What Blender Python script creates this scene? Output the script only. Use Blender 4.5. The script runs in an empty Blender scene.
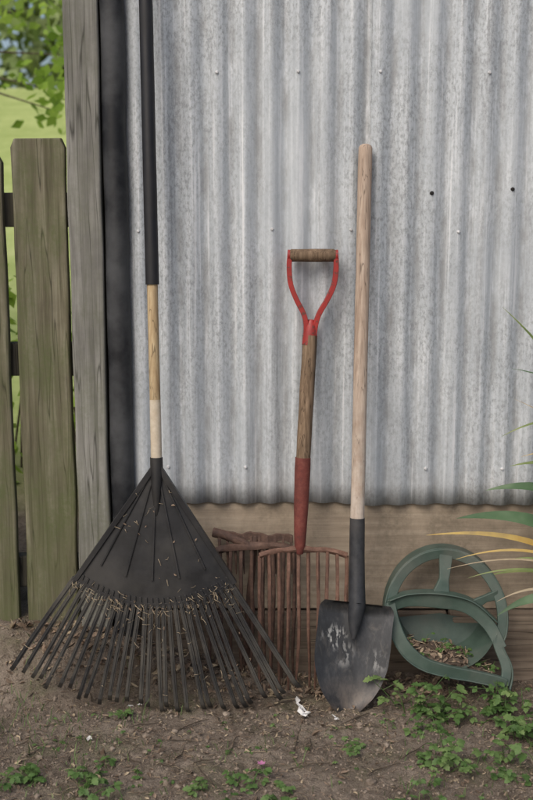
import bpy, math, random
from mathutils import Vector, noise, Matrix
random.seed(7)
R=random.random
def U(a,b): return a+(b-a)*random.random()
def V(*a): return Vector(a)
scene=bpy.context.scene

# ------------------------------------------------------------ node helpers
class NT:
    def __init__(s,name):
        s.m=bpy.data.materials.new(name); s.m.use_nodes=True
        s.t=s.m.node_tree; s.b=s.t.nodes['Principled BSDF']
        s.tc=s.t.nodes.new('ShaderNodeTexCoord')
    def n(s,k): return s.t.nodes.new(k)
    def l(s,a,b): s.t.links.new(a,b)
    def mapv(s,scale=(1,1,1),loc=(0,0,0),rot=(0,0,0)):
        m=s.n('ShaderNodeMapping'); m.inputs['Scale'].default_value=scale
        m.inputs['Location'].default_value=loc; m.inputs['Rotation'].default_value=rot
        s.l(s.tc.outputs['Object'],m.inputs['Vector']); return m.outputs[0]
    def noise(s,vec,scale=5,detail=5,rough=.6,dist=0):
        q=s.n('ShaderNodeTexNoise'); s.l(vec,q.inputs['Vector'])
        q.inputs['Scale'].default_value=scale; q.inputs['Detail'].default_value=detail
        q.inputs['Roughness'].default_value=rough; q.inputs['Distortion'].default_value=dist
        return q.outputs['Fac']
    def ramp(s,fac,stops):
        r=s.n('ShaderNodeValToRGB'); e=r.color_ramp.elements
        while len(e)<len(stops): e.new(.5)
        for i,(p,c) in enumerate(stops):
            if not hasattr(c,'__len__'): c=(c,c,c)
            e[i].position=p; e[i].color=(c[0],c[1],c[2],1)
        s.l(fac,r.inputs[0]); return r.outputs[0]
    def mix(s,fac,a,b,mode='MIX'):
        m=s.n('ShaderNodeMix'); m.data_type='RGBA'; m.blend_type=mode
        for i,x in ((0,fac),(6,a),(7,b)):
            if hasattr(x,'links'): s.l(x,m.inputs[i])
            elif i==0: m.inputs[0].default_value=x
            else: m.inputs[i].default_value=(x[0],x[1],x[2],1)
        return m.outputs[2]
    def math(s,op,a,b=0,clamp=False):
        m=s.n('ShaderNodeMath'); m.operation=op; m.use_clamp=clamp
        for i,x in ((0,a),(1,b)):
            if hasattr(x,'links'): s.l(x,m.inputs[i])
            else: m.inputs[i].default_value=x
        return m.outputs[0]
    def xyz(s):
        q=s.n('ShaderNodeSeparateXYZ'); s.l(s.tc.outputs['Object'],q.inputs[0]); return q.outputs
    def near(s,p,r0,r1):
        d=s.n('ShaderNodeVectorMath'); d.operation='DISTANCE'; s.l(s.tc.outputs['Object'],d.inputs[0])
        d.inputs[1].default_value=p
        return s.ramp(d.outputs['Value'],[(r0,1),(r1,0)])
    def bump(s,h,strength=.5,dist=.005):
        b=s.n('ShaderNodeBump'); b.inputs['Strength'].default_value=strength; b.inputs['Distance'].default_value=dist
        s.l(h,b.inputs['Height']); s.l(b.outputs[0],s.b.inputs['Normal'])
    def out(s,col,rough=.8,metal=0,spec=None):
        if hasattr(col,'links'): s.l(col,s.b.inputs['Base Color'])
        else: s.b.inputs['Base Color'].default_value=(col[0],col[1],col[2],1)
        if hasattr(rough,'links'): s.l(rough,s.b.inputs['Roughness'])
        else: s.b.inputs['Roughness'].default_value=rough
        if hasattr(metal,'links'): s.l(metal,s.b.inputs['Metallic'])
        else: s.b.inputs['Metallic'].default_value=metal
        if spec is not None: s.b.inputs['Specular IOR Level'].default_value=spec
        return s.m

def wood(name,dark,mid,light,axis='z',moss=None,mossamt=.5,rough=.85,fine=1.0,bump=.6,crack=True,blotamt=.55,stain=None):
    t=NT(name)
    sc={'z':(60,60,2.5),'x':(2.5,60,60)}[axis]; sc=tuple(a*fine if a>10 else a for a in sc)
    sc2={'z':(14,14,.8),'x':(.8,14,14)}[axis]
    g=t.noise(t.mapv(sc),1,6,.65,.3)
    g2=t.noise(t.mapv(sc2),1,4,.6,.8)
    blot=t.noise(t.mapv((1,1,1)),9,5,.65)
    c=t.ramp(g,[(.28,dark),(.5,mid),(.72,light)])
    c=t.mix(t.ramp(g2,[(.38,.55),(.6,0)]),c,dark)
    c=t.mix(t.ramp(blot,[(.45,0),(.75,blotamt)]),c,tuple(x*.45 for x in mid))
    if crack:
        ck=t.noise(t.mapv(tuple(a*.6 if a>10 else a*.5 for a in sc),loc=(3,5,1)),1,2,.5)
        ckm=t.ramp(ck,[(.485,0),(.5,1),(.515,0)])
        c=t.mix(t.math('MULTIPLY',ckm,.75),c,tuple(x*.2 for x in dark))
    if moss:
        mz=t.noise(t.mapv((1,1,.45),loc=(7,1,2)),7,6,.7)
        mf=t.noise(t.mapv((1,1,1)),90,3,.6)
        mm=t.math('MULTIPLY',t.ramp(mz,[(.42,0),(.62,1)]),t.ramp(mf,[(.3,.35),(.6,1)]))
        c=t.mix(t.math('MULTIPLY',mm,mossamt),c,moss)
    if stain:
        o=t.xyz(); z0,z1,col,am=stain
        sn=t.noise(t.mapv((1,1,.6),loc=(2,2,2)),28,5,.7)
        c=t.mix(t.math('MULTIPLY',t.ramp(o[2],[(z0,am),(z1,0)]),t.ramp(sn,[(.35,.1),(.62,1)])),c,col)
    t.bump(g,bump,.003)
    return t.out(c,rough,0,.25)

# ------------------------------------------------------------ materials
def m_galv():
    t=NT('galvanized_metal'); o=t.xyz()
    base=t.noise(t.mapv((1,1,.25)),16,6,.7)
    streak=t.noise(t.mapv((90,10,1.2)),1,5,.65)
    speck=t.noise(t.mapv((1,1,.55)),130,5,.8)
    big=t.noise(t.mapv((1,1,.5),loc=(2,0,4)),3.2,4,.6)
    c=t.ramp(base,[(.3,(.40,.435,.465)),(.52,(.505,.54,.567)),(.72,(.62,.65,.67))])
    c=t.mix(t.ramp(streak,[(.40,.5),(.56,0)]),c,(.34,.37,.395))
    c=t.mix(t.math('MULTIPLY',t.ramp(speck,[(.46,0),(.62,.85)]),t.ramp(big,[(.38,.2),(.58,1)])),c,(.24,.255,.265))
    c=t.mix(t.ramp(streak,[(.56,0),(.70,.7)]),c,(.76,.775,.785))
    run=t.noise(t.mapv((26,4,.9),loc=(5,0,3)),1,5,.7,.4)
    c=t.mix(t.math('MULTIPLY',t.ramp(run,[(.53,0),(.66,.65)]),t.ramp(speck,[(.35,.3),(.55,1)])),c,(.23,.24,.25))
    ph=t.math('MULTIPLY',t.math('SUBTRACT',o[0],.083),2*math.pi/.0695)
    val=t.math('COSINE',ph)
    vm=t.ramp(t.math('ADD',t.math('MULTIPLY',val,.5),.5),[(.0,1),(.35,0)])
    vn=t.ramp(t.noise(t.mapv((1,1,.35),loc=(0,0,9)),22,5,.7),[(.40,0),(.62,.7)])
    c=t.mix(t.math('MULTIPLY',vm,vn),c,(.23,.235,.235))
    low=t.ramp(o[2],[(.47,.45),(.60,0)])
    c=t.mix(t.math('MULTIPLY',low,t.ramp(base,[(.3,.3),(.7,1)])),c,(.34,.305,.26))
    t.bump(base,.2,.002)
    return t.out(c,t.ramp(base,[(.3,.55),(.7,.72)]),.12)
M_galv=m_galv()
M_post=wood('weathered_grey_wood',(.105,.102,.09),(.225,.22,.20),(.355,.35,.325),moss=(.12,.13,.08),mossamt=.5)
M_fence=wood('mossy_fence_wood',(.058,.05,.032),(.16,.145,.098),(.265,.25,.185),moss=(.088,.108,.042),mossamt=.8,stain=(.3,1.0,(.10,.105,.05),.55))
M_fence2=wood('fence_rail_wood',(.03,.028,.02),(.07,.065,.05),(.12,.11,.09))
M_skirt=wood('skirting_wood',(.25,.20,.148),(.37,.305,.23),(.47,.40,.31),axis='x',crack=False,moss=(.16,.132,.097),mossamt=.75,blotamt=.65)
M_beam=wood('base_timber_wood',(.09,.07,.052),(.19,.15,.115),(.29,.24,.185),axis='x')
M_handle=wood('worn_tan_wood',(.28,.205,.155),(.445,.35,.275),(.575,.48,.39),bump=.3,crack=True,fine=2,stain=(.55,.95,(.62,.56,.49),.6))
M_handle_dk=wood('brown_handle_wood',(.085,.057,.038),(.18,.125,.08),(.30,.215,.145),bump=.5,fine=2.2)
M_rakewood=wood('yellow_handle_wood',(.28,.19,.10),(.45,.34,.20),(.62,.52,.34),bump=.3,crack=True,fine=2)
def m_plastic(name,a,b,rough=.5,dust=(.12,.1,.08),dustamt=.35,ns=25):
    t=NT(name); n=t.noise(t.mapv(),ns,6,.7); n2=t.noise(t.mapv(loc=(4,4,4)),5,5,.65)
    c=t.mix(t.ramp(n,[(.35,0),(.7,1)]),a,b)
    c=t.mix(t.math('MULTIPLY',t.ramp(n2,[(.42,0),(.68,1)]),dustamt),c,dust)
    t.bump(n,.15,.002); return t.out(c,t.ramp(n2,[(.3,rough-.08),(.7,rough+.2)]),0,.4)
M_black=m_plastic('black_plastic',(.010,.010,.011),(.022,.022,.024),.42,(.065,.06,.052),.45)
M_tine=m_plastic('dusty_black_plastic',(.017,.017,.018),(.038,.036,.034),.5,(.12,.11,.09),.6,40)
M_blackh=m_plastic('black_grip_foam',(.006,.006,.008),(.012,.012,.015),.5,(.03,.03,.03),.4)
M_pipe=m_plastic('black_pipe_rubber',(.006,.007,.009),(.014,.015,.018),.5,(.12,.125,.13),.45,40)
M_green=m_plastic('dark_green_plastic',(.038,.063,.050),(.058,.090,.073),.5,(.13,.128,.11),.55)
M_white=m_plastic('worn_white_label',(.52,.47,.38),(.68,.62,.52),.7,(.32,.23,.13),.8,60)
def m_rust(name,a,b,cc,metal=.2):
    t=NT(name); n=t.noise(t.mapv(),45,6,.75); n2=t.noise(t.mapv((1,1,.5)),12,4,.6)
    c=t.ramp(n,[(.3,a),(.5,b),(.7,cc)]); c=t.mix(t.ramp(n2,[(.4,0),(.65,.5)]),c,a)
    t.bump(n,.5,.003); return t.out(c,.8,metal)
M_rust=m_rust('rusty_iron',(.07,.038,.028),(.15,.08,.056),(.25,.145,.105),.05)
M_rust2=m_rust('dark_rusty_iron',(.045,.028,.022),(.10,.057,.042),(.18,.11,.08),.05)
def m_red():
    t=NT('chipped_red_paint'); n=t.noise(t.mapv(),70,5,.7); n2=t.noise(t.mapv(),12,4,.6)
    c=t.mix(t.ramp(n2,[(.35,0),(.7,1)]),(.34,.026,.022),(.21,.022,.018))
    c=t.mix(t.ramp(n,[(.55,0),(.62,.85)]),c,(.07,.04,.03)); t.bump(n,.3,.002); return t.out(c,.5)
M_red=m_red()
M_redrust=m_rust('rust_red_ferrule',(.095,.03,.024),(.18,.044,.034),(.24,.08,.06))
def m_blade():
    t=NT('dark_shovel_steel'); n=t.noise(t.mapv((1,1,.4)),30,6,.7); n2=t.noise(t.mapv((3,3,1)),14,5,.7,.5)
    c=t.ramp(n,[(.3,(.018,.019,.021)),(.55,(.036,.038,.042)),(.8,(.085,.085,.087))])
    c=t.mix(t.ramp(n2,[(.52,0),(.7,.5)]),c,(.12,.11,.10))
    o=t.xyz(); low=t.ramp(o[2],[(.02,.7),(.09,0)])
    c=t.mix(t.math('MULTIPLY',low,t.ramp(n,[(.4,.2),(.6,1)])),c,(.13,.105,.085))
    p=t.noise(t.mapv((60,60,16)),1,4,.6)
    for q,r in (((.180,-.20,.185),.042),((.212,-.215,.150),.034),((.205,-.225,.13),.036)):
        mk=t.math('MULTIPLY',t.near(q,r*.3,r),t.ramp(p,[(.5,0),(.56,.85)])); c=t.mix(mk,c,(.55,.55,.53))
    for q,r in (((.290,-.2,.12),.036),):
        mk=t.math('MULTIPLY',t.near(q,r*.3,r),t.ramp(p,[(.5,0),(.6,.5)])); c=t.mix(mk,c,(.35,.35,.34))
    t.bump(n,.3,.002); return t.out(c,.45,.25)
M_blade=m_blade()
M_socket=m_plastic('dark_steel_socket',(.02,.022,.026),(.04,.042,.047),.45,(.1,.09,.08),.35,60)
def m_ground():
    t=NT('soil'); o=t.xyz()
    a=t.noise(t.mapv(),7,8,.7); b=t.noise(t.mapv(loc=(3,3,3)),60,6,.75); c3=t.noise(t.mapv(loc=(9,1,3)),260,3,.7)
    c=t.ramp(a,[(.3,(.115,.091,.070)),(.46,(.205,.166,.131)),(.6,(.285,.235,.188)),(.8,(.36,.305,.25))])
    c=t.mix(t.ramp(b,[(.36,.75),(.52,0)]),c,(.08,.062,.048))
    c=t.mix(t.ramp(c3,[(.53,0),(.68,.6)]),c,(.42,.355,.285))
    ms=t.noise(t.mapv(loc=(1,8,0)),4.2,6,.72)
    c=t.mix(t.math('MULTIPLY',t.ramp(ms,[(.51,0),(.63,.6)]),t.ramp(b,[(.4,.2),(.6,1)])),c,(.10,.115,.05))
    g=t.noise(t.mapv(),1.5,5,.7)
    gc=t.ramp(g,[(.3,(.32,.40,.12)),(.6,(.46,.53,.20)),(.8,(.58,.60,.30))])
    far=t.ramp(t.math('MULTIPLY',o[1],.1),[(.10,0),(.25,1)])
    c=t.mix(far,c,gc)
    t.bump(t.math('ADD',b,t.math('MULTIPLY',c3,.6)),1.0,.012); return t.out(c,.95,0,.1)
M_ground=m_ground()
def m_leaf(name,a,b,c2,sc=30,trans=.0,rough=.55):
    t=NT(name); n=t.noise(t.mapv(),sc,3,.6)
    c=t.ramp(n,[(.3,a),(.5,b),(.7,c2)]); t.out(c,rough,0,.3)
    if trans:
        tr=t.n('ShaderNodeBsdfTranslucent'); t.l(c,tr.inputs[0]); mx=t.n('ShaderNodeMixShader'); mx.inputs[0].default_value=trans
        t.l(t.b.outputs[0],mx.inputs[1]); t.l(tr.outputs[0],mx.inputs[2]); t.l(mx.outputs[0],t.t.nodes['Material Output'].inputs[0])
    return t.m
M_weed=m_leaf('weed_leaf',(.04,.085,.02),(.075,.14,.038),(.13,.205,.07),22,.2)
M_weed2=m_leaf('pale_weed_leaf',(.07,.125,.035),(.115,.185,.058),(.20,.27,.10),20,.2)
M_tree=m_leaf('tree_leaf',(.17,.28,.035),(.28,.42,.06),(.42,.54,.13),2,.5)
M_far=m_leaf('distant_leaf',(.14,.20,.07),(.27,.35,.14),(.42,.49,.25),.35,0)
M_strap=m_leaf('strap_leaf',(.045,.085,.04),(.07,.13,.06),(.12,.18,.10),9,.15,.5)
M_strapy=m_leaf('yellowed_strap_leaf',(.42,.27,.07),(.50,.36,.12),(.36,.27,.12),14,.2,.5)
M_strapd=m_leaf('dry_strap_leaf',(.30,.24,.16),(.42,.35,.24),(.24,.18,.12),14,.2,.7)
M_reed=m_leaf('yellow_green_reed',(.10,.15,.05),(.16,.21,.07),(.26,.29,.11),9,.2,.5)
M_dry=m_leaf('dead_leaf',(.085,.062,.044),(.165,.12,.086),(.27,.20,.145),40,0,.85)
M_straw=m_leaf('straw',(.25,.195,.13),(.37,.30,.205),(.18,.14,.09),50,0,.85)
M_chip=m_leaf('pale_flake',(.5,.5,.5),(.62,.62,.61),(.36,.35,.33),60,0,.8)
M_clod=m_leaf('soil_clod',(.10,.08,.062),(.19,.153,.12),(.29,.24,.192),45,0,.95)
M_humus=m_leaf('dark_humus',(.035,.026,.02),(.065,.049,.037),(.11,.085,.065),60,0,.95)
M_pink=m_leaf('pink_petal',(.40,.14,.27),(.5,.2,.36),(.55,.3,.43),50,.2,.6)
M_bark=wood('bark',(.04,.03,.022),(.09,.07,.05),(.16,.13,.1))
M_nail=m_rust('zinc_nail',(.45,.45,.45),(.6,.61,.62),(.75,.75,.75),.3)
M_hole=m_rust('dark_hole',(.004,.004,.004),(.008,.007,.006),(.02,.012,.008),0)

# ------------------------------------------------------------ mesh builder
class MB:
    def __init__(s): s.v=[];s.f=[];s.mi=[]
    def add(s,vs,fs,m=0):
        o=len(s.v); s.v+= [tuple(p) for p in vs]; s.f+=[tuple(i+o for i in f) for f in fs]; s.mi+=[m]*len(fs)
    def tube(s,path,rad,seg=12,m=0,cap=True,wob=0,flat=1.0):
        path=[Vector(p) for p in path]; n=len(path)
        if not hasattr(rad,'__len__'): rad=[rad]*n
        vs=[];fs=[]; ref=None
        for i,p in enumerate(path):
            t=(path[min(i+1,n-1)]-path[max(i-1,0)]).normalized()
            if ref is None:
                ref=V(1,0,0) if abs(t.x)<.8 else V(0,1,0)
            a=(ref-t*ref.dot(t)).normalized(); b=t.cross(a); ref=a
            for k in range(seg):
                th=2*math.pi*k/seg; r=rad[i]
                if wob: r*=1+wob*noise.noise(V(p.x*20+math.cos(th)*1.3,p.y*20+math.sin(th)*1.3,p.z*14))
                vs.append(p+a*math.cos(th)*r+b*math.sin(th)*r*flat)
        for i in range(n-1):
            for k in range(seg):
                fs.append((i*seg+k,i*seg+(k+1)%seg,(i+1)*seg+(k+1)%seg,(i+1)*seg+k))
        if cap: fs.append(tuple(range(seg-1,-1,-1))); fs.append(tuple((n-1)*seg+k for k in range(seg)))
        s.add(vs,fs,m)
    def bar(s,path,wd,td,m=0):
        vs=[];fs=[];n=len(path)
        for p,w,t in zip(path,wd,td):
            p=Vector(p); vs+=[p-w-t,p+w-t,p+w+t,p-w+t]
        for i in range(n-1):
            for k in range(4): fs.append((i*4+k,i*4+(k+1)%4,(i+1)*4+(k+1)%4,(i+1)*4+k))
        fs+=[(3,2,1,0),tuple((n-1)*4+k for k in range(4))]
        s.add(vs,fs,m)
    def box(s,a,b,m=0):
        x0,y0,z0=a;x1,y1,z1=b
        vs=[(x0,y0,z0),(x1,y0,z0),(x1,y1,z0),(x0,y1,z0),(x0,y0,z1),(x1,y0,z1),(x1,y1,z1),(x0,y1,z1)]
        s.add(vs,[(0,3,2,1),(4,5,6,7),(0,1,5,4),(1,2,6,5),(2,3,7,6),(3,0,4,7)],m)
    def done(s,name,mats,smooth=True,parent=None,bevel=0,autos=40):
        me=bpy.data.meshes.new(name); me.from_pydata(s.v,[],s.f)
        for m in mats: me.materials.append(m)
        me.polygons.foreach_set('material_index',s.mi); me.update()
        ob=bpy.data.objects.new(name,me); scene.collection.objects.link(ob)
        if smooth:
            me.polygons.foreach_set('use_smooth',[True]*len(me.polygons))
            try: me.set_sharp_from_angle(angle=math.radians(autos))
            except Exception: pass
        if bevel:
            bv=ob.modifiers.new('b','BEVEL'); bv.width=bevel; bv.segments=2; bv.limit_method='ANGLE'
        if parent: ob.parent=parent
        return ob
def empty(name):
    e=bpy.data.objects.new(name,None); scene.collection.objects.link(e); return e
def bez(p,n):
    p=[Vector(q) for q in p]; out=[]
    for i in range(n):
        t=i/(n-1); q=list(p)
        while len(q)>1: q=[q[j].lerp(q[j+1],t) for j in range(len(q)-1)]
        out.append(q[0])
    return out
def crom(pts,k=6):
    pts=[Vector(p) for p in pts]; P=[pts[0]*2-pts[1]]+pts+[pts[-1]*2-pts[-2]]; out=[]
    for i in range(1,len(P)-2):
        a,b,c,d=P[i-1:i+3]
        for j in range(k):
            t=j/k; out.append(.5*((2*b)+(c-a)*t+(2*a-5*b+4*c-d)*t*t+(3*b-a-3*c+d)*t**3))
    out.append(pts[-1]); return out
def plank(mb,x0,x1,y0,y1,z0,z1,nz=24,seed=0,top=0,m=0,rnd=.004):
    vs=[];fs=[]; prof=[(x0+rnd,y0),(x1-rnd,y0),(x1,y0+rnd),(x1,y1),(x0,y1),(x0,y0+rnd)]
    for i in range(nz+1):
        z=z0+(z1-z0)*i/nz
        for (x,y) in prof:
            ins=0
            if top and z>z1-top: ins=(z-(z1-top))*.9
            xx=x+(ins if x<(x0+x1)/2 else -ins)
            xx+=.005*noise.noise(V(x*8+seed,y*8,z*5)); yy=y+.003*noise.noise(V(x*8,seed+y*8,z*4))
            vs.append((xx,yy,z+(.014*noise.noise(V(x*30,y*30,seed)) if i==nz else 0)))
    k=6
    for i in range(nz):
        for j in range(k): fs.append((i*k+j,i*k+(j+1)%k,(i+1)*k+(j+1)%k,(i+1)*k+j))
    fs.append(tuple(nz*k+j for j in range(k))); fs.append(tuple(range(k-1,-1,-1)))
    mb.add(vs,fs,m)

# ------------------------------------------------------------ terrain
def sst(a,b,x):
    t=max(0,min(1,(x-a)/(b-a))); return t*t*(3-2*t)
def gh(x,y):
    h=.125*sst(-.05,-.55,x)*sst(-.235,-.04,y)
    h+=.03*sst(.15,-.2,x)*sst(-.16,-.04,y)
    if abs(x)<4 and abs(y)<4:
        h+=.012*noise.noise(V(x*3,y*3,1))+.010*noise.noise(V(x*11,y*11,2))+.007*noise.noise(V(x*34,y*34,3))+.0045*noise.noise(V(x*85,y*85,4))
    h+=3.6*sst(5,24,y)+.25*sst(4,20,abs(y)+abs(x))*noise.noise(V(x*.15,y*.15,5))
    return h
def axis(lo,hi,step,far):
    n=int((hi-lo)/step); a=[lo+step*i for i in range(n+1)]
    s=step; x=a[-1]
    r=[]
    while x<far: s*=1.25; x+=s; r.append(x)
    s=step; x=lo; l=[]
    while x>-far: s*=1.25; x-=s; l.append(x)
    return l[::-1]+a+r
xs=axis(-.95,1.05,.007,220); ys=axis(-.95,.12,.007,220)
mb=MB(); nx=len(xs)
vs=[(x,y,gh(x,y)) for y in ys for x in xs]
fs=[(j*nx+i,j*nx+i+1,(j+1)*nx+i+1,(j+1)*nx+i) for j in range(len(ys)-1) for i in range(nx-1)]
mb.add(vs,fs); mb.done('ground',[M_ground],autos=180)

# ------------------------------------------------------------ shed
shed=empty('corrugated_metal_shed')
P=.0695; AMP=.0075
def sheet(name,x0,x1,yo,zb,lift=0):
    mb=MB(); n=int((x1-x0)/(P/14)); nz=36
    vs=[]
    for j in range(nz+1):
        z=zb+(2.6-zb)*j/nz
        for i in range(n+1):
            x=x0+(x1-x0)*i/n
            y=yo-AMP*math.cos((x-.083)*2*math.pi/P)*(1+.06*noise.noise(V(x*6,0,z*2)))+.0035*noise.noise(V(x*2.2,3,z*1.6))
            e=x-x0
            if lift and e<.02: y-=.0045*(1-e/.02)*(.7+.6*noise.noise(V(0,2,z*3)))
            zz=z+(.005*noise.noise(V(x*5,1,0)) if j==0 else 0)
            vs.append((x,y,zz))
    fs=[(j*(n+1)+i,j*(n+1)+i+1,(j+1)*(n+1)+i+1,(j+1)*(n+1)+i) for j in range(nz) for i in range(n)]
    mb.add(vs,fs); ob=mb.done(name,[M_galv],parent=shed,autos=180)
    so=ob.modifiers.new('s','SOLIDIFY'); so.thickness=.0012; so.offset=1
    return ob
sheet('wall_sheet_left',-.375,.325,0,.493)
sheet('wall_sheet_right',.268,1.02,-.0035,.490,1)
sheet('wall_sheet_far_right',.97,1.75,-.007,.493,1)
mb=MB()
def nail(x,z,r=.0048,m=0):
    n=round((x-.083)/P); xx=.083+n*P+U(-.002,.002)
    y=-AMP-.0022-(.004 if x>.26 else 0)-(.004 if x>.97 else 0)
    vs=[(xx,y-.0042,z)]; fs=[]
    for k in range(10):
        a=2*math.pi*k/10; vs.append((xx+math.cos(a)*r*.65,y-.0032,z+math.sin(a)*r*.65))
    for k in range(10):
        a=2*math.pi*k/10; vs.append((xx+math.cos(a)*r,y+.002,z+math.sin(a)*r))
    for k in range(10):
        k2=(k+1)%10; fs.append((0,1+k2,1+k)); fs.append((1+k,1+k2,11+k2,11+k))
    mb.add(vs,fs,m)
for x,z in [(-.129,1.633),(.083,1.633),(.291,1.633),(.565,1.633),(.78,1.633),(-.34,1.233),(.009,1.236),(.224,1.236),(.49,1.228),(.70,1.23),(-.268,.594),(-.061,.594),(.089,.594),(.416,.594),(.636,.594),(.85,.6),(.85,1.23),(1.2,1.23),(1.4,.6)]:
    nail(x,z+U(-.003,.003))
for x,z in [(.424,1.328),(.63,1.338)]: nail(x,z,.0058,1)
mb.done('nail_heads',[M_nail,M_hole],parent=shed)
mb=MB(); mb.box((-.40,.012,.185),(3.2,.045,.56)); 
b=mb.done('skirting_board',[M_skirt],False,shed,.002)
mb=MB(); mb.box((-.40,.006,-.1),(.505,.06,.178),0); mb.box((.51,-.052,-.1),(3.2,.06,.182),0)
mb.done('base_timber',[M_beam],False,shed,.006)
mb=MB(); plank(mb,-.513,-.427,-.032,.06,-.1,2.6,60,3); mb.done('corner_post',[M_post],parent=shed,bevel=.002)
mb=MB()
mb.box((-.44,.062,-.1),(-.41,3.0,2.6)); mb.box((3.2,.02,-.1),(3.23,3.0,2.6)); mb.box((-.44,3.0,-.1),(3.23,3.03,2.6))
mb.box((1.7,-.0,.56),(3.2,.05,2.6))
mb.done('side_walls',[M_post],False,shed)
mb=MB(); mb.box((-.56,-.05,2.603),(3.3,3.1,2.65)); mb.done('roof',[M_galv],False,shed)
mb=MB(); mb.tube([(-.391+.001*math.sin(i),-.012,-.05+2.6*i/40) for i in range(41)],.0315,20,wob=.05)
mb.done('black_drain_pipe',[M_pipe])

# ------------------------------------------------------------ fence
fence=empty('wooden_fence')
mb=MB(); plank(mb,-.665,-.524,0,.03,.07,1.468,60,1,.012); mb.done('paling',[M_fence],parent=fence,bevel=.003)
for i in range(14):
    x1=-.690-i*.155; mb=MB(); plank(mb,x1-.143+U(-.003,.003),x1,U(0,.006),.028,.05,1.43+U(-.02,.02),40,5+i,.02)
    mb.done('paling',[M_fence],parent=fence,bevel=.003)
mb=MB()
mb.box((-2.9,.034,1.24),(-.50,.075,1.33)); mb.box((-2.9,.034,.84),(-.50,.075,.93)); mb.box((-2.9,.034,.24),(-.50,.075,.33))
mb.done('rails',[M_fence2],False,fence,.004)

# ------------------------------------------------------------ leaf rake
rake=empty('leaf_rake')
AX,AZ=-.281,.648
def ry(z): return -.243+.0952*z
mb=MB()
def hp(z):
    t=(z-AZ)/(1.803-AZ); return V(AX+(-.2987-AX)*t, ry(z), z)
mb.tube([hp(1.10+i*1.0/24) for i in range(25)],[.0172]*24+[.012],18,0,wob=.015)
mb.tube([hp(.80+i*.31/12) for i in range(13)],.0138,16,1,wob=.03)
mb.tube([hp(.645+i*.165/5) for i in range(6)],.0141,16,2,wob=.03)
mb.done('handle',[M_blackh,M_rakewood,M_white],parent=rake,autos=60)
A0,A1=math.radians(-35.4),math.radians(31)
def fp(a,r,off=0):
    z=AZ-r*math.cos(a)*.992
    bul=.016*(1-((a-.5*(A0+A1))/.6)**2)*min(1,r/.3)
    return V(AX+r*math.sin(a), ry(z)-bul-off, z)
mb=MB()
na,nr=60,20; vs=[];fs=[]
RA0,RA1=math.radians(-34.5),math.radians(33)
for side in (0,1):
    for j in range(nr+1):
        r=.012+(.362-.012)*j/nr
        for i in range(na+1):
            a=RA0+(RA1-RA0)*i/na
            off=.002 if side==0 else -.002
            vs.append(fp(a,r,off))
st=(nr+1)*(na+1)
for j in range(nr):
    for i in range(na):
        q=(j*(na+1)+i,j*(na+1)+i+1,(j+1)*(na+1)+i+1,(j+1)*(na+1)+i)
        fs.append(q); fs.append(tuple(x+st for x in q[::-1]))
for i in range(na):
    fs.append((nr*(na+1)+i,nr*(na+1)+i+1,nr*(na+1)+i+1+st,nr*(na+1)+i+st))
mb.add(vs,fs)
def radial(mb,a,r0,r1,w0,w1,t,off,n=10,m=0):
    path=[];wd=[];td=[]
    for i in range(n+1):
        q=i/n; r=r0+(r1-r0)*q; p=fp(a,r,off)
        path.append(p); w=(w0+(w1-w0)*q)/2; wd.append(V(math.cos(a),0,math.sin(a))*w); td.append(V(0,t/2,0))
    mb.bar(path,wd,td,m)
for k in range(5):
    radial(mb,A0+(A1-A0)*(k+.5)/5,.03,.30,.004,.005,.006,.004,12)
radial(mb,math.radians(-35),.0,.37,.014,.012,.016,.002,14)
radial(mb,math.radians(32.6),.0,.37,.014,.012,.016,.002,14)
NTN=29
for k in range(NTN):
    q=k/(NTN-1); a=A0+(A1-A0)*q
    L=.640+.045*abs(q-.45)**1.5*4*.5+(.03*q*q); L+=U(-.012,.012)
    if k==0: L=.672
    if k==NTN-1: L=.703
    a1=a+U(-.013,.013); bend=U(-.006,.006)
    radial(mb,a,.345,.375,.005,.012,.006,.003,4)
    n=22; path=[];wd=[];td=[]; wv_=U(-.007,.006)
    for i in range(n+1):
        t=i/n; r=.366+(L-.366)*t; aa=a+(a1-a)*t+bend*math.sin(math.pi*t); p=fp(aa,r,.0); p.y+=wv_*t
        if t>.90: p.y+=.026*((t-.90)/.10)**2
        wid=.0122*(1-.18*t) if k not in(0,NTN-1) else .016*(1-.3*t)
        path.append(p); wd.append(V(math.cos(a),0,math.sin(a))*wid/2); td.append(V(0,.004,0))
    mb.bar(path,wd,td,1)
    path2=[p+V(0,-.0048,0) for p in path[:-3]]; mb.bar(path2,[w*.28 for w in wd[:-3]],[V(0,.0018,0)]*len(path2),1)
for rr,w in ((.364,.0045),):
    path=[];wd=[];td=[]
    for i in range(41):
        a=A0+(A1-A0)*i/40; path.append(fp(a,rr,.000)); wd.append(V(math.sin(a),0,-math.cos(a))*w); td.append(V(0,.005,0))
    mb.bar(path,wd,td)
mb.tube([hp(AZ+.015),hp(AZ-.01),fp(0,.05,.004),fp(0,.10,.002),fp(0,.14,-.002)],[.0165,.0165,.014,.009,.003],16)
mb.done('fan_head',[M_black,M_tine],parent=rake,autos=35,bevel=.0006)
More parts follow.
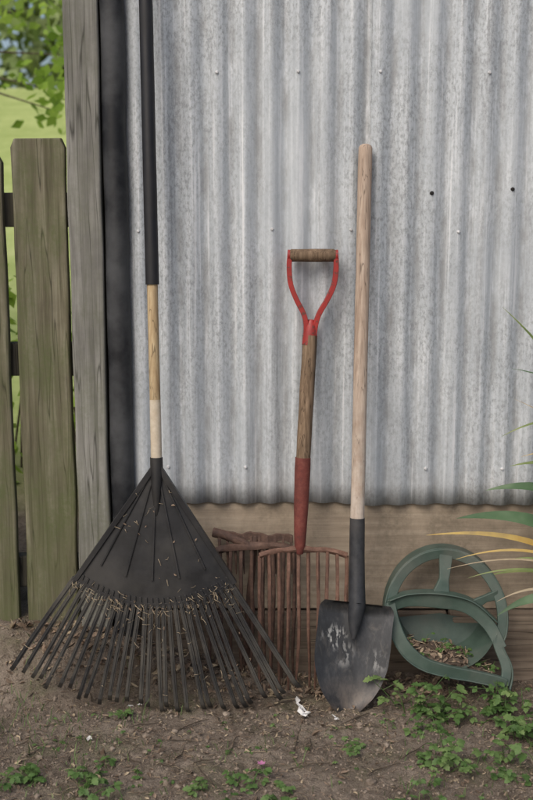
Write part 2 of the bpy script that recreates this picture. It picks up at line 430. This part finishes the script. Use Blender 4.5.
def leafquad(mb,p,sz,m=0,curl=.5,flat=None):
    d=V(U(-1,1),U(-1,1),U(-.5,.5)).normalized() if not flat else V(U(-1,1),U(-.1,.1),U(-1,1)).normalized()
    s=d.cross(V(U(-.5,.5),U(-.5,.5),1) if not flat else V(U(-.2,.2),1,U(-.2,.2))).normalized(); nrm=d.cross(s)
    L=sz; W=sz*U(.3,.5); c=nrm*sz*U(-curl,curl)*.5
    p=Vector(p); mb.add([p-d*L*.5,p-d*L*.1+s*W*.5+c,p+d*L*.25+s*W*.4+c,p+d*L*.5+c*.3,p+d*L*.25-s*W*.4+c,p-d*L*.1-s*W*.5+c,p-d*L*.1,p+d*L*.25],
       [(0,6,1),(1,6,7,2),(2,7,3),(3,7,4),(4,7,6,5),(5,6,0)],m)
mb=MB()
for i in range(210):
    a=U(A0,A1); k=R()
    r=random.gauss(.375,.014) if k<.6 else (U(.07,.36) if k<.75 else U(.39,.62)); p=fp(a,r,.0075)
    if noise.noise(V(a*9,r*9,2))<-.1 and R()<.7: continue
    d=V(U(-1,1),U(-.15,.15),U(-1,1)).normalized()*U(.002,.011)
    kk=V(U(-.003,.003),-.002,U(-.003,.003))
    mb.bar([p-d,p+kk,p+d],[V(.0005,0,.0003)]*3,[V(0,.0003,0)]*3)
for i in range(50):
    a=U(A0,A1); r=random.choice([random.gauss(.375,.02),U(.1,.6)]); leafquad(mb,fp(a,r,.0085),U(.004,.012),1,.4,True)
mb.done('straw_debris',[M_straw,M_dry],False,rake)

# ------------------------------------------------------------ forks
def fork_head(mb,cx,y0,zt,w,n,zb,tilt=0,rad=.0036,bow=.03,m=0,spread=0,top=1.45):
    hw=w/2
    for k in range(n):
        q=k/(n-1)*2-1; x0=cx+q*hw
        sag=.030*max(0,abs(q)-.45)**1.6*1.4
        tp=V(x0,y0,zt-sag+tilt*q*hw)
        path=[];rd=[]
        for i in range(15):
            t=i/14; z=tp.z+(zb-tp.z)*t
            y=y0-bow*math.sin(math.pi*min(1,t*.95))+ .01*t
            path.append(V(tp.x+q*spread*t+.010*t*noise.noise(V(k*3.1,t*2,1)),y,z)); rd.append(rad*(1.0-.5*t**3))
        mb.tube(path,rd,8,m,wob=.3)
    path=[]
    for i in range(25):
        q=i/24*2-1; sag=.030*max(0,abs(q)-.45)**1.6*1.4
        path.append(V(cx+q*hw,y0,zt-sag+tilt*q*hw))
    mb.tube(path,rad*top,8,m,wob=.3)
dfork=empty('d_handle_garden_fork')
mb=MB()
mb.tube([V(.060,-.042,1.169),V(.064,-.042,1.169),V(.09,-.042,1.169),V(.12,-.042,1.169),V(.15,-.042,1.169),V(.174,-.042,1.169),V(.180,-.042,1.169)],[.013,.0165,.0165,.017,.0165,.0165,.013],18,0,wob=.06)
mb.done('grip',[M_handle_dk],parent=dfork)
mb=MB()
for xs_ in ([(.0615,1.178),(.059,1.14),(.063,1.095),(.078,1.055),(.096,1.02),(.1035,.99),(.103,.95)],[(.179,1.178),(.181,1.14),(.176,1.095),(.159,1.055),(.139,1.02),(.129,.99),(.124,.95)]):
    pts=crom([V(x,-.043-.02*(1.17-z),z) for x,z in xs_],6); n=len(pts)
    td=[];wd=[]
    for i,p in enumerate(pts):
        t=(pts[min(i+1,n-1)]-pts[max(i-1,0)]).normalized(); nn=V(t.z,0,-t.x); wd.append(nn*.0066); td.append(V(0,.0105,0))
    mb.bar(pts,wd,td,0)
mb.tube([V(.117,-.046,1.002),V(.116,-.0465,.985),V(.1145,-.047,.965),V(.1125,-.049,.935)],[.008,.0155,.0185,.0200],16,0)
for x in (.0585,.1825): mb.tube([V(x-.0035,-.042,1.169),V(x+.0035,-.042,1.169)],[.0145,.0145],16,0)
mb.done('red_yoke',[M_red],parent=dfork,autos=45,bevel=.0015)
def lerp3(a,b,n): return [V(*a).lerp(V(*b),i/(n-1)) for i in range(n)]
mb=MB(); mb.tube(lerp3((.1145,-.047,.96),(.0955,-.092,.62),20),.0192,18,0,wob=.06); mb.done('wooden_shaft',[M_handle_dk],parent=dfork)
mb=MB(); mb.tube(lerp3((.096,-.091,.642),(.0915,-.104,.50),6)+[V(.0895,-.110,.44),V(.0885,-.112,.40),V(.0885,-.112,.385)],[.0205,.0210,.0205,.020,.0195,.0185,.0165,.014,.009],16,0,wob=.03)
mb.done('red_ferrule',[M_redrust],parent=dfork)
mb=MB(); fork_head(mb,.098,-.108,.394,.232,10,-.012,.0,.0052,.022)
mb.tube([V(.0885,-.112,.40),V(.06,-.110,.395),V(.03,-.108,.392)],[.011,.008,.005],8)
mb.tube([V(.0885,-.112,.40),V(.12,-.110,.395),V(.15,-.108,.392)],[.011,.008,.005],8)
mb.done('tines',[M_rust],parent=dfork)
rf=empty('rusty_pitchfork')
mb=MB(); fork_head(mb,-.040,-.046,.385,.23,9,-.01,.06,.0055,.02,top=1.9)
mb.tube([V(-.045,-.045,.386),V(-.08,-.04,.400),V(-.115,-.03,.412),V(-.145,-.022,.416)],[.009,.011,.012,.013],12,wob=.2)
mb.done('tines',[M_rust2],parent=rf)
rf2=empty('rusty_rake_head')
mb=MB()
pts=[V(-.135+.0115*i,-.030,.412+.0035*math.sin(i*.9)-.0006*i) for i in range(19)]
mb.bar(pts,[V(0,0,.010+.002*math.sin(i*1.9)) for i in range(19)],[V(0,.004,0)]*19)
for i in range(10):
    x=-.128+.0217*i; mb.bar([V(x,-.032,.41),V(x,-.038,.36),V(x+.002,-.03,.30)],[V(.004,0,0),V(.0035,0,0),V(.0015,0,0)],[V(0,.003,0)]*3)
mb.tube([V(-.03,-.03,.41),V(-.045,-.022,.25),V(-.06,-.012,.0)],[.008,.010,.011],10)
mb.done('toothed_bar',[M_rust2],parent=rf2,bevel=.001)

# ------------------------------------------------------------ shovel
sh=empty('round_point_shovel')
mb=MB(); pts=lerp3((.2535,-.032,1.442),(.2385,-.13,.47),40)
mb.tube([pts[0]+V(0,0,.010),pts[0]+V(0,0,.006)]+pts,[.007,.0145]+[.0178]+[.0182]*39,20,0,wob=.04)
mb.done('wooden_handle',[M_handle],parent=sh)
mb=MB(); mb.tube([V(.2388,-.128,.488),V(.2384,-.132,.45),V(.238,-.142,.38),V(.2378,-.158,.31),V(.2375,-.172,.26),V(.232,-.182,.225),V(.2275,-.196,.18)],[.0198,.0202,.0205,.0215,.023,.019,.006],18)
mb.done('socket',[M_socket],parent=sh)
mb=MB()
top=V(.2385,-.172,.270); tip=V(.205,-.258,-.012); ax=tip-top
wv=V(.992,0,-.118); nv=ax.normalized().cross(wv).normalized()
if nv.y>0: nv=-nv
nu,nw=36,34; vs=[];fs=[]
for side in (0,1):
    for j in range(nw+1):
        w=j/nw
        hw=.0985
        if w<.07: hw=.0985-.012*(1-w/.07)**2
        if w>.42: hw=.0985*max(0,1-((w-.42)/.58)**2.1)**.72
        hw=max(hw,.0008)
        for i in range(nu+1):
            u=i/nu*2-1
            p=top+ax*w+wv*(u*hw*(1+.012*noise.noise(V(w*7,u,0))))
            dish=-.020*(1-u*u)*min(1,w/.12+.3)
            frog=.020*math.exp(-(u/.2)**2)*max(0,1-w/.42)
            roll=.007*max(0,1-w/.05)
            p=p+nv*(dish+frog+roll+(.0011 if side else -.0011))
            vs.append(p)
st=(nw+1)*(nu+1)
for j in range(nw):
    for i in range(nu):
        q=(j*(nu+1)+i,j*(nu+1)+i+1,(j+1)*(nu+1)+i+1,(j+1)*(nu+1)+i); fs.append(q); fs.append(tuple(x+st for x in q[::-1]))
for i in range(nu): fs.append((i,i+1,i+1+st,i+st)); fs.append((nw*(nu+1)+i,nw*(nu+1)+i+1,nw*(nu+1)+i+1+st,nw*(nu+1)+i+st))
for j in range(nw):
    a=j*(nu+1);b=(j+1)*(nu+1); fs.append((a,b,b+st,a+st)); a+=nu;b+=nu; fs.append((a,b,b+st,a+st))
mb.add(vs,fs); mb.done('blade',[M_blade],parent=sh,autos=50)

# ------------------------------------------------------------ weeds helpers
def weedleaf(mb,p,d,up,sz,m=0):
    d=d.normalized(); s=d.cross(up).normalized(); n=s.cross(d)
    prof=[(.0,.04),(.18,.30),(.30,.20),(.45,.46),(.58,.26),(.74,.30),(.84,.13)]
    vs=[];fs=[]
    for k,(t,w) in enumerate(prof):
        dr=-.3*t*t
        c=p+d*t*sz+n*dr*sz; vs+=[c+s*w*sz+n*.16*sz*w,c,c-s*w*sz+n*.16*sz*w]
    vs.append(p+d*sz-n*.3*sz)
    for k in range(len(prof)-1):
        a=k*3; fs+=[(a,a+1,a+4,a+3),(a+1,a+2,a+5,a+4)]
    a=(len(prof)-1)*3; e=len(vs)-1; fs+=[(a,a+1,e),(a+1,a+2,e)]
    mb.add(vs,fs,m)
def weed(mb,x,y,h,n,sz,z=None,mats=(0,0,2)):
    b=V(x,y,(gh(x,y) if z is None else z)-.003)
    lean=V(U(-.8,.8),U(-.8,.3),1).normalized()
    stem=[b+lean*h*t+V(0,0,-.2*h*t*t) for t in (0,.35,.7,1)]
    mb.tube(stem,[.0014,.0012,.001,.0007],5,mats[0])
    m=random.choice(mats)
    for k in range(n):
        t=U(.25,1); i=min(2,int(t*3)); q=stem[i].lerp(stem[i+1],t*3-i) if t<1 else stem[3]
        a=U(0,6.28); d=V(math.cos(a),math.sin(a),U(-.1,.5))
        pe=q+d*sz*U(.5,1.3); mb.tube([q,pe],.0006,4,mats[0])
        for da in (-1.05,0,1.05):
            dd=V(math.cos(a+da),math.sin(a+da),U(-.35,.35)); weedleaf(mb,pe,dd,V(U(-.5,.5),U(-.7,.2),1),sz*U(.7,1.1),m)

# ------------------------------------------------------------ green hose reel
reel=empty('green_hose_reel')
CX,CZ=.477,.222; RR=.150
def rp(x,z,d=0):
    return V(x,-.215+.45*(z-.05)+d,z)
mb=MB()
def strap(pts,w,t,d=0,m=0):
    pts=crom(pts,7); n=len(pts)
    if not hasattr(w,'__len__'): w=[w]*len(pts)
    wd=[];td=[];pp=[]
    for i,p in enumerate(pts):
        tt=(pts[min(i+1,n-1)]-pts[max(i-1,0)]).normalized(); nn=V(-tt.z,0,tt.x)
        f=i/(n-1)*(len(w)-1); j=min(len(w)-2,int(f))
        ww=w[j]+(w[j+1]-w[j])*(f-j)
        wd.append(nn*ww/2); td.append(V(0,t/2,0)); pp.append(rp(p.x,p.z,d))
    mb.bar(pp,wd,td,m)
def arc(a0,a1,r,n=14): return [V(CX+r*math.cos(math.radians(a0+(a1-a0)*i/(n-1))),0,CZ+r*math.sin(math.radians(a0+(a1-a0)*i/(n-1)))) for i in range(n)]
strap(arc(180,-26,RR,22)+[V(.628,0,.11),V(.630,0,.085),V(.622,0,.060)],.026,.012,0)
strap(arc(181,-26,RR+.013,22)+[V(.642,0,.11),V(.645,0,.08),V(.636,0,.048)],.005,.045,.014)
hub=V(.462,0,.258)
strap([V(.326,0,.246),V(.38,0,.260),hub,V(.535,0,.244),V(.590,0,.200),V(.620,0,.145)],[.034,.036,.042,.038,.034,.030],.014,.0)
strap([V(.326,0,.264),V(.38,0,.279),V(.46,0,.280),V(.545,0,.262),V(.610,0,.212)],.004,.035,-.008)
strap([hub,V(.476,0,.31),V(.484,0,.372)],[.056,.026,.038],.014,.002)
strap([V(.550,0,.245),V(.585,0,.262),V(.620,0,.272)],[.030,.020,.028],.012,.002)
strap([V(.328,0,.255),V(.338,0,.200),V(.364,0,.148),V(.41,0,.112),V(.47,0,.094),V(.54,0,.082),V(.60,0,.070),V(.628,0,.062)],[.030,.036,.036,.032,.030,.028,.028,.026],.014,-.001)
strap([V(.316,0,.25),V(.324,0,.192),V(.354,0,.134),V(.404,0,.097),V(.47,0,.079),V(.54,0,.068),V(.60,0,.056)],.004,.035,.010)
vs=[];fs=[]; na=26
for j,(dy,rr) in enumerate([(0.0,.128),(.03,.124),(.085,.118),(.11,.11)]):
    for i in range(na+1):
        a=math.radians(185+(350-185)*i/na); x=CX+rr*1.08*math.cos(a); z=max(.055,CZ-.004+rr*math.sin(a)); p=rp(x,z,dy); vs.append(p)
for j in range(3):
    for i in range(na): q=j*(na+1)+i; fs.append((q,q+1,q+na+2,q+na+1))
mb.add(vs,fs)
vs=[rp(CX,CZ-.03,.11)];fs=[]
for i in range(na+1):
    a=math.radians(185+165*i/na); vs.append(rp(CX+.12*math.cos(a),max(.012,CZ-.03+.12*math.sin(a)),.11))
for i in range(na): fs.append((0,i+1,i+2))
mb.add(vs,fs)
ob=mb.done('reel_body',[M_green],parent=reel,autos=40,bevel=.003)
mb=MB()
SX=[(.36,.150),(.41,.112),(.47,.094),(.54,.082),(.60,.070),(.64,.062)]
def sill(x):
    for (a,za),(b,zb) in zip(SX,SX[1:]):
        if x<=b: return za+(zb-za)*(x-a)/(b-a)
    return SX[-1][1]
vs=[];fs=[];nn=30
for j in range(nn+1):
    for i in range(nn+1):
        x=.382+.218*i/nn; t=j/nn; e=max(0.0,math.sin(math.pi*i/nn))**.5
        zf=sill(x)-.004; zz=zf+min(1,t*4)*(.004+.038*e*(.4+.6*t)+.012*noise.noise(V(x*25,t*3,0))+.006*noise.noise(V(x*80,t*9,0)))
        q=rp(x,zf,.006+.082*t); vs.append((x,q.y,zz))
for j in range(nn):
    for i in range(nn): q=j*(nn+1)+i; fs.append((q,q+1,q+nn+2,q+nn+1))
mb.add(vs,fs,2)
for i in range(230):
    k=random.randrange(3*nn,len(vs)); leafquad(mb,V(*vs[k])+V(U(-.004,.004),0,.004),U(.008,.025),random.choice([0,0,0,1]) if R()<.4 else 0)
for i in range(34):
    k=random.randrange(3*nn,len(vs)); p=V(*vs[k])+V(0,0,.007); d=V(U(-1,1),U(-.3,.3),U(-.4,.4)).normalized()*U(.006,.020)
    mb.tube([p-d,p+d],.0008,4,1)
for i in range(14):
    k=random.randrange(6*nn,len(vs)); weed(mb,vs[k][0],vs[k][1],U(.015,.05),2,U(.010,.016),z=vs[k][2],mats=(3,3,4))
mb.done('leaf_and_weed_fill',[M_dry,M_straw,M_humus,M_weed,M_weed2],True,reel)

# ------------------------------------------------------------ strap leaved plant
mb=MB()
def strapleaf(p,w,m,n=22,fold=.25):
    pts=bez(p,n); vs=[];fs=[]
    for i,q in enumerate(pts):
        t=i/(n-1); tt=(pts[min(i+1,n-1)]-pts[max(i-1,0)]).normalized()
        s=tt.cross(V(0,-.75,.65)); s=s.normalized() if s.length>.05 else V(0,0,1)
        nn=s.cross(tt); ww=w/2*min(1,.55+t*2)*(1-max(0,(t-.5)/.5)**1.8)+.0003
        vs+=[q-s*ww+nn*ww*fold,q,q+s*ww+nn*ww*fold]
    for i in range(n-1):
        a=i*3; fs+=[(a,a+1,a+4,a+3),(a+1,a+2,a+5,a+4)]
    mb.add(vs,fs,m)
B=V(.98,-.14,.02)
strapleaf([B,(.93,-.12,.42),(.66,-.11,.46),(.425,-.10,.432)],.018,1)
strapleaf([B,(.92,-.13,.50),(.66,-.12,.51),(.50,-.12,.484)],.040,0)
strapleaf([B,(.97,-.10,.58),(.72,-.10,.59),(.58,-.09,.552)],.034,0)
strapleaf([B,(.97,-.15,.66),(.76,-.13,.66),(.635,-.12,.625)],.018,3)
strapleaf([B,(.92,-.16,.40),(.70,-.15,.45),(.50,-.13,.375)],.009,1)
strapleaf([B,(.90,-.18,.36),(.70,-.17,.40),(.53,-.15,.33)],.008,3)
strapleaf([B,(.92,-.15,.38),(.72,-.14,.42),(.48,-.12,.345)],.006,2)
strapleaf([B,(.90,-.18,.28),(.75,-.16,.36),(.60,-.19,.28)],.010,2)
strapleaf([B,(.88,-.2,.30),(.73,-.18,.34),(.60,-.2,.245)],.036,0)
strapleaf([B,(.92,-.06,.30),(.78,-.06,.36),(.58,-.06,.30)],.016,3)
strapleaf([B,(.90,-.22,.30),(.76,-.20,.42),(.64,-.20,.40)],.014,3)
strapleaf([B,(.93,-.14,.7),(.76,-.12,.90),(.605,-.1,1.04)],.013,3)
strapleaf([B,(.95,-.14,.8),(.78,-.12,.80),(.615,-.1,.70)],.012,3)
strapleaf([B,(.97,-.16,.7),(.82,-.12,.86),(.635,-.1,.88)],.011,0)
strapleaf([B,(.96,-.15,.6),(.80,-.12,.74),(.645,-.1,.80)],.007,2)
strapleaf([B,(.97,-.2,.6),(.83,-.18,.72),(.655,-.16,.66)],.009,1)
for i in range(22):
    a=U(-.6,3.6); L=U(.35,.7); d=V(math.cos(a)*.9+.5,-abs(math.sin(a))*.5,0)
    strapleaf([B+V(U(-.02,.05),U(-.02,.02),0),B+d*L*.3+V(0,0,L*.9),B+d*L*.7+V(0,0,L*.9),B+d*L+V(0,0,L*.5)],U(.02,.04),random.choice([0,0,3,2]))
mb.done('strap_leaf_plant',[M_strap,M_strapy,M_strapd,M_reed])

# ------------------------------------------------------------ weeds
mb=MB()
def patch(x,y,rx,ry_,cnt,h,n,sz):
    for i in range(cnt):
        px=random.gauss(x,rx);py=random.gauss(y,ry_)
        if py>-.06: py=-.06-R()*.05
        weed(mb,px,py,h*U(.3,1.15),n,sz*U(.6,1.25))
patch(.39,-.26,.04,.03,12,.13,4,.023)
patch(.46,-.28,.04,.02,7,.08,4,.018)
patch(.60,-.27,.04,.025,9,.11,4,.022)
patch(.69,-.28,.03,.03,4,.10,4,.022)
patch(.66,-.42,.05,.04,12,.12,4,.027)
patch(.47,-.55,.045,.04,9,.10,4,.022)
patch(.42,-.36,.03,.03,4,.05,3,.018)
patch(.60,-.60,.06,.03,7,.07,4,.020)
patch(.37,-.66,.04,.03,5,.06,3,.018)
patch(.20,-.43,.02,.02,4,.04,3,.017)
patch(-.36,-.28,.02,.02,4,.06,2,.016)
patch(-.55,-.62,.08,.03,12,.05,4,.018)
patch(-.40,-.56,.04,.03,5,.055,3,.017)
patch(-.16,-.62,.03,.02,4,.035,3,.016)
patch(-.03,-.62,.05,.02,7,.04,3,.016)
patch(.1,-.75,.4,.05,12,.04,4,.018)
patch(.85,-.5,.1,.15,12,.08,4,.022)
for i in range(120): weed(mb,U(-.7,.75),U(-.72,-.25),.014,1,U(.005,.012))
mb.done('creeping_weeds',[M_weed,M_weed,M_weed2])
mb=MB()
for (fx,fy) in ((-.012,-.545),):
    c=V(fx,fy,gh(fx,fy)+.016); mb.tube([V(fx,fy,gh(fx,fy)),c],.0008,5,1)
    for k in range(6):
        a=k*1.047+fx*50; d=V(math.cos(a),math.sin(a),.35); s=V(-math.sin(a),math.cos(a),0)
        mb.add([c,c+d*.006+s*.0035,c+d*.0115,c+d*.006-s*.0035],[(0,1,2,3)],0)
mb.done('pink_flower',[M_pink,M_weed])
mb=MB()
for i in range(1400):
    x=random.choice([U(-.75,.8),U(.3,.8),U(-.7,-.3)]); y=-.08-.8*R()**.8
    if noise.noise(V(x*5,y*5,7))<.02 and R()<.7: continue
    b=V(x,y,gh(x,y)-.002); h=U(.006,.035)*(1 if R()<.9 else 1.8); d=V(U(-.8,.8),U(-.8,.8),0)*h; s=V(U(-1,1),U(-1,1),0).normalized()*.001
    mb.add([b-s,b+s,b+d*.4+V(0,0,h*.7)+s*.8,b+d*.4+V(0,0,h*.7)-s*.8,b+d+V(0,0,h)],[(0,1,2,3),(3,2,4)],random.choice([0,1]))
mb.done('grass_blades',[M_weed2,M_weed])

# ------------------------------------------------------------ litter
mb=MB()
for i in range(3800):
    x=U(-.85,.95); y=-.02-.95*R(); z=gh(x,y)
    if noise.noise(V(x*4,y*4,3))<-.05 and R()<.6: continue
    L=U(.004,.022)*(1 if R()<.93 else 2.2); a=U(0,6.28); d=V(math.cos(a),math.sin(a),U(-.12,.12))*L/2
    p=V(x,y,z+.0025); s=V(-math.sin(a),math.cos(a),0)*U(.0003,.0009)
    mb.bar([p-d,p+V(U(-.002,.002),U(-.002,.002),U(0,.003)),p+d],[s]*3,[V(0,0,.0004)]*3,random.choice([0,1,1]))
for i in range(1700):
    x=U(-.85,.95); y=-.03-.9*R(); leafquad(mb,(x,y,gh(x,y)+.003),U(.004,.018)*(1.9 if R()<.07 else 1),random.choice([1,1,1,0]),.7)
for i in range(700):
    x=U(-.7,.5); y=-.17+.15*R()**.7; leafquad(mb,(x,y,gh(x,y)+.006),U(.010,.034),random.choice([1,1,1,0]),.7)
mb.done('leaf_litter',[M_straw,M_dry],False)
mb=MB()
for i in range(90):
    x=U(-.8,.9); y=-.05-.8*R(); a=U(0,6.28); L=U(.02,.11); p=V(x,y,gh(x,y)+.004)
    pts=[p+V(math.cos(a),math.sin(a),0)*L*t+V(U(-.004,.004),U(-.004,.004),U(0,.004)) for t in (-.5,-.2,.1,.5)]
    for q in pts: q.z=max(q.z,gh(q.x,q.y)+.002)
    mb.tube(pts,[.0012,.0016,.0013,.0007],6)
mb.done('twigs',[M_bark])
mb=MB()
ico=[(0,0,1),(.894,0,.447),(.276,.851,.447),(-.724,.526,.447),(-.724,-.526,.447),(.276,-.851,.447),(.724,.526,-.447),(-.276,.851,-.447),(-.894,0,-.447),(-.276,-.851,-.447),(.724,-.526,-.447),(0,0,-1)]
icf=[(0,1,2),(0,2,3),(0,3,4),(0,4,5),(0,5,1),(1,6,2),(2,7,3),(3,8,4),(4,9,5),(5,10,1),(6,7,2),(7,8,3),(8,9,4),(9,10,5),(10,6,1),(11,7,6),(11,8,7),(11,9,8),(11,10,9),(11,6,10)]
for i in range(4200):
    x=U(-.9,1.0); y=-.02-.95*R(); s=U(.0012,.005)*(2.2 if R()<.05 else 1); sc=V(U(.7,1.3),U(.7,1.3),U(.5,.9))
    z=gh(x,y); mb.add([(x+a*s*sc.x*U(.8,1.2),y+b*s*sc.y*U(.8,1.2),z+s*.2+c*s*sc.z) for a,b,c in ico],icf)
mb.done('soil_clods',[M_clod],False)
mb=MB()
def scrap(pts,w):
    vs=[];fs=[];n=len(pts)
    for i,(x,y) in enumerate(pts):
        z=gh(x,y)+.006
        ww=w*U(.5,1.2); vs+=[(x-ww,y+U(-.004,.004),z+U(0,.006)),(x,y,z+U(.002,.012)),(x+ww,y+U(-.004,.004),z+U(0,.006))]
    for i in range(n-1):
        a=i*3; fs+=[(a,a+1,a+4,a+3),(a+1,a+2,a+5,a+4)]
    mb.add(vs,fs)
scrap([(.080,-.185),(.084,-.20),(.080,-.215),(.090,-.232),(.086,-.25),(.096,-.265),(.092,-.28),(.104,-.295)],.006)
scrap([(.096,-.24),(.104,-.25),(.100,-.262),(.112,-.27)],.004)
scrap([(.170,-.27),(.178,-.285),(.174,-.30),(.182,-.312)],.0035)
for x,y in [(-.335,-.235),(-.36,-.24),(-.44,-.42)]:
    scrap([(x,y),(x+.006,y+.004),(x+.012,y)],.003)
mb.done('white_paper_scraps',[M_chip],False)

# ------------------------------------------------------------ background vegetation
def leafcloud(mb,c,r,n,sz,m=0):
    for i in range(n):
        while True:
            q=V(U(-1,1),U(-1,1),U(-1,1))
            if q.length<1: break
        p=V(c[0]+q.x*r[0],c[1]+q.y*r[1],c[2]+q.z*r[2])
        d=V(U(-1,1),U(-1,1),U(-1,.4)).normalized(); s=d.cross(V(U(-1,1),U(-1,1),U(-1,1))).normalized()
        z=sz*U(.6,1.3)
        mb.add([p,p+d*z*.45+s*z*.33,p+d*z,p+d*z*.45-s*z*.33],[(0,1,2,3)],m)
mb=MB()
tp=[V(-3.1,5.2,gh(-3.1,5.2)-.1),V(-3.05,5.2,.9),V(-2.95,5.15,1.9),V(-2.85,5.1,3.0),V(-2.8,5.1,4.2)]
mb.tube(tp,[.13,.11,.09,.07,.03],12,0,wob=.2)
cl=[]
for i in range(22):
    st=tp[2+i%3].lerp(tp[min(4,3+i%3)],R()) if i%3<2 else tp[3]; a=U(-1.2,4.3)
    e=V(-2.95+math.cos(a)*U(.5,1.3),5.1+math.sin(a)*U(.5,1.5),U(2.7,4.8)); cl.append((e,110))
    mb.tube([st,st.lerp(e,.5)+V(0,0,.12),e],[.03,.018,.006],6,0)
for e in [V(-1.50,4.9,2.08),V(-1.44,5,1.93),V(-1.40,4.9,2.30),V(-1.62,5,2.62),V(-1.95,5,2.75)]:
    cl.append((e,42)); mb.tube([tp[2],tp[2].lerp(e,.5)+V(0,0,.25),e],[.025,.012,.003],6,0)
for e,n in cl: leafcloud(mb,e,(U(.20,.32),U(.3,.45),U(.12,.22)),n,.10,1)
mb.done('leafy_tree',[M_bark,M_tree],False)
mb=MB()
for i in range(9): leafcloud(mb,(-4.2+i*.42,U(1.4,2.2),U(.35,.8)),(.35,.4,.5),260,.07)
for i in range(120):
    x=U(-4.4,-.6); y=U(1.2,2.4); mb.tube([V(x,y,gh(x,y)),V(x+U(-.1,.1),y,U(.5,1.0))],.005,4,1)
mb.done('garden_shrub',[M_tree,M_bark],False)
mb=MB()
for i in range(52):
    x=U(-34,26); y=U(27,34); zc=gh(x,y)
    mb.tube([V(x,y,zc),V(x,y,zc+3)],.2,6,1)
    for k in range(6): leafcloud(mb,(x+U(-2,2),y+U(-1.5,1.5),zc+U(1.0,7.5)),(2.2,1.8,1.3),90,.5)
mb.done('distant_trees',[M_far,M_bark],False)

# ------------------------------------------------------------ light
w=bpy.data.worlds.new('World'); scene.world=w; w.use_nodes=True
nt=w.node_tree; sky=nt.nodes.new('ShaderNodeTexSky'); sky.sky_type='NISHITA'; sky.sun_disc=False
EL,AZM=46,210
sky.sun_elevation=math.radians(EL); sky.sun_rotation=math.radians(AZM); sky.dust_density=4.5; sky.air_density=1.0; sky.ozone_density=.8
bg=nt.nodes['Background']; bg.inputs[1].default_value=.15; nt.links.new(sky.outputs[0],bg.inputs[0])
sd=bpy.data.lights.new('sun','SUN'); sd.energy=1.4; sd.angle=math.radians(35); sd.color=(1,.965,.91)
so=bpy.data.objects.new('sun',sd); scene.collection.objects.link(so)
az=math.radians(AZM); dirv=V(math.sin(az)*math.cos(math.radians(EL)),math.cos(az)*math.cos(math.radians(EL)),math.sin(math.radians(EL)))
so.rotation_euler=dirv.to_track_quat('Z','Y').to_euler(); so.location=dirv*20

cam=bpy.data.cameras.new('camera'); co=bpy.data.objects.new('camera',cam); scene.collection.objects.link(co)
cam.sensor_fit='VERTICAL'; cam.sensor_height=36; cam.lens=50; cam.clip_end=1000
co.location=(0,-2.95,1.30); co.rotation_euler=(math.radians(80),0,0)
cam.dof.use_dof=True; cam.dof.focus_distance=2.9; cam.dof.aperture_fstop=4.0
scene.camera=co
scene.view_settings.view_transform='Standard'; scene.view_settings.look='None'; scene.view_settings.exposure=0
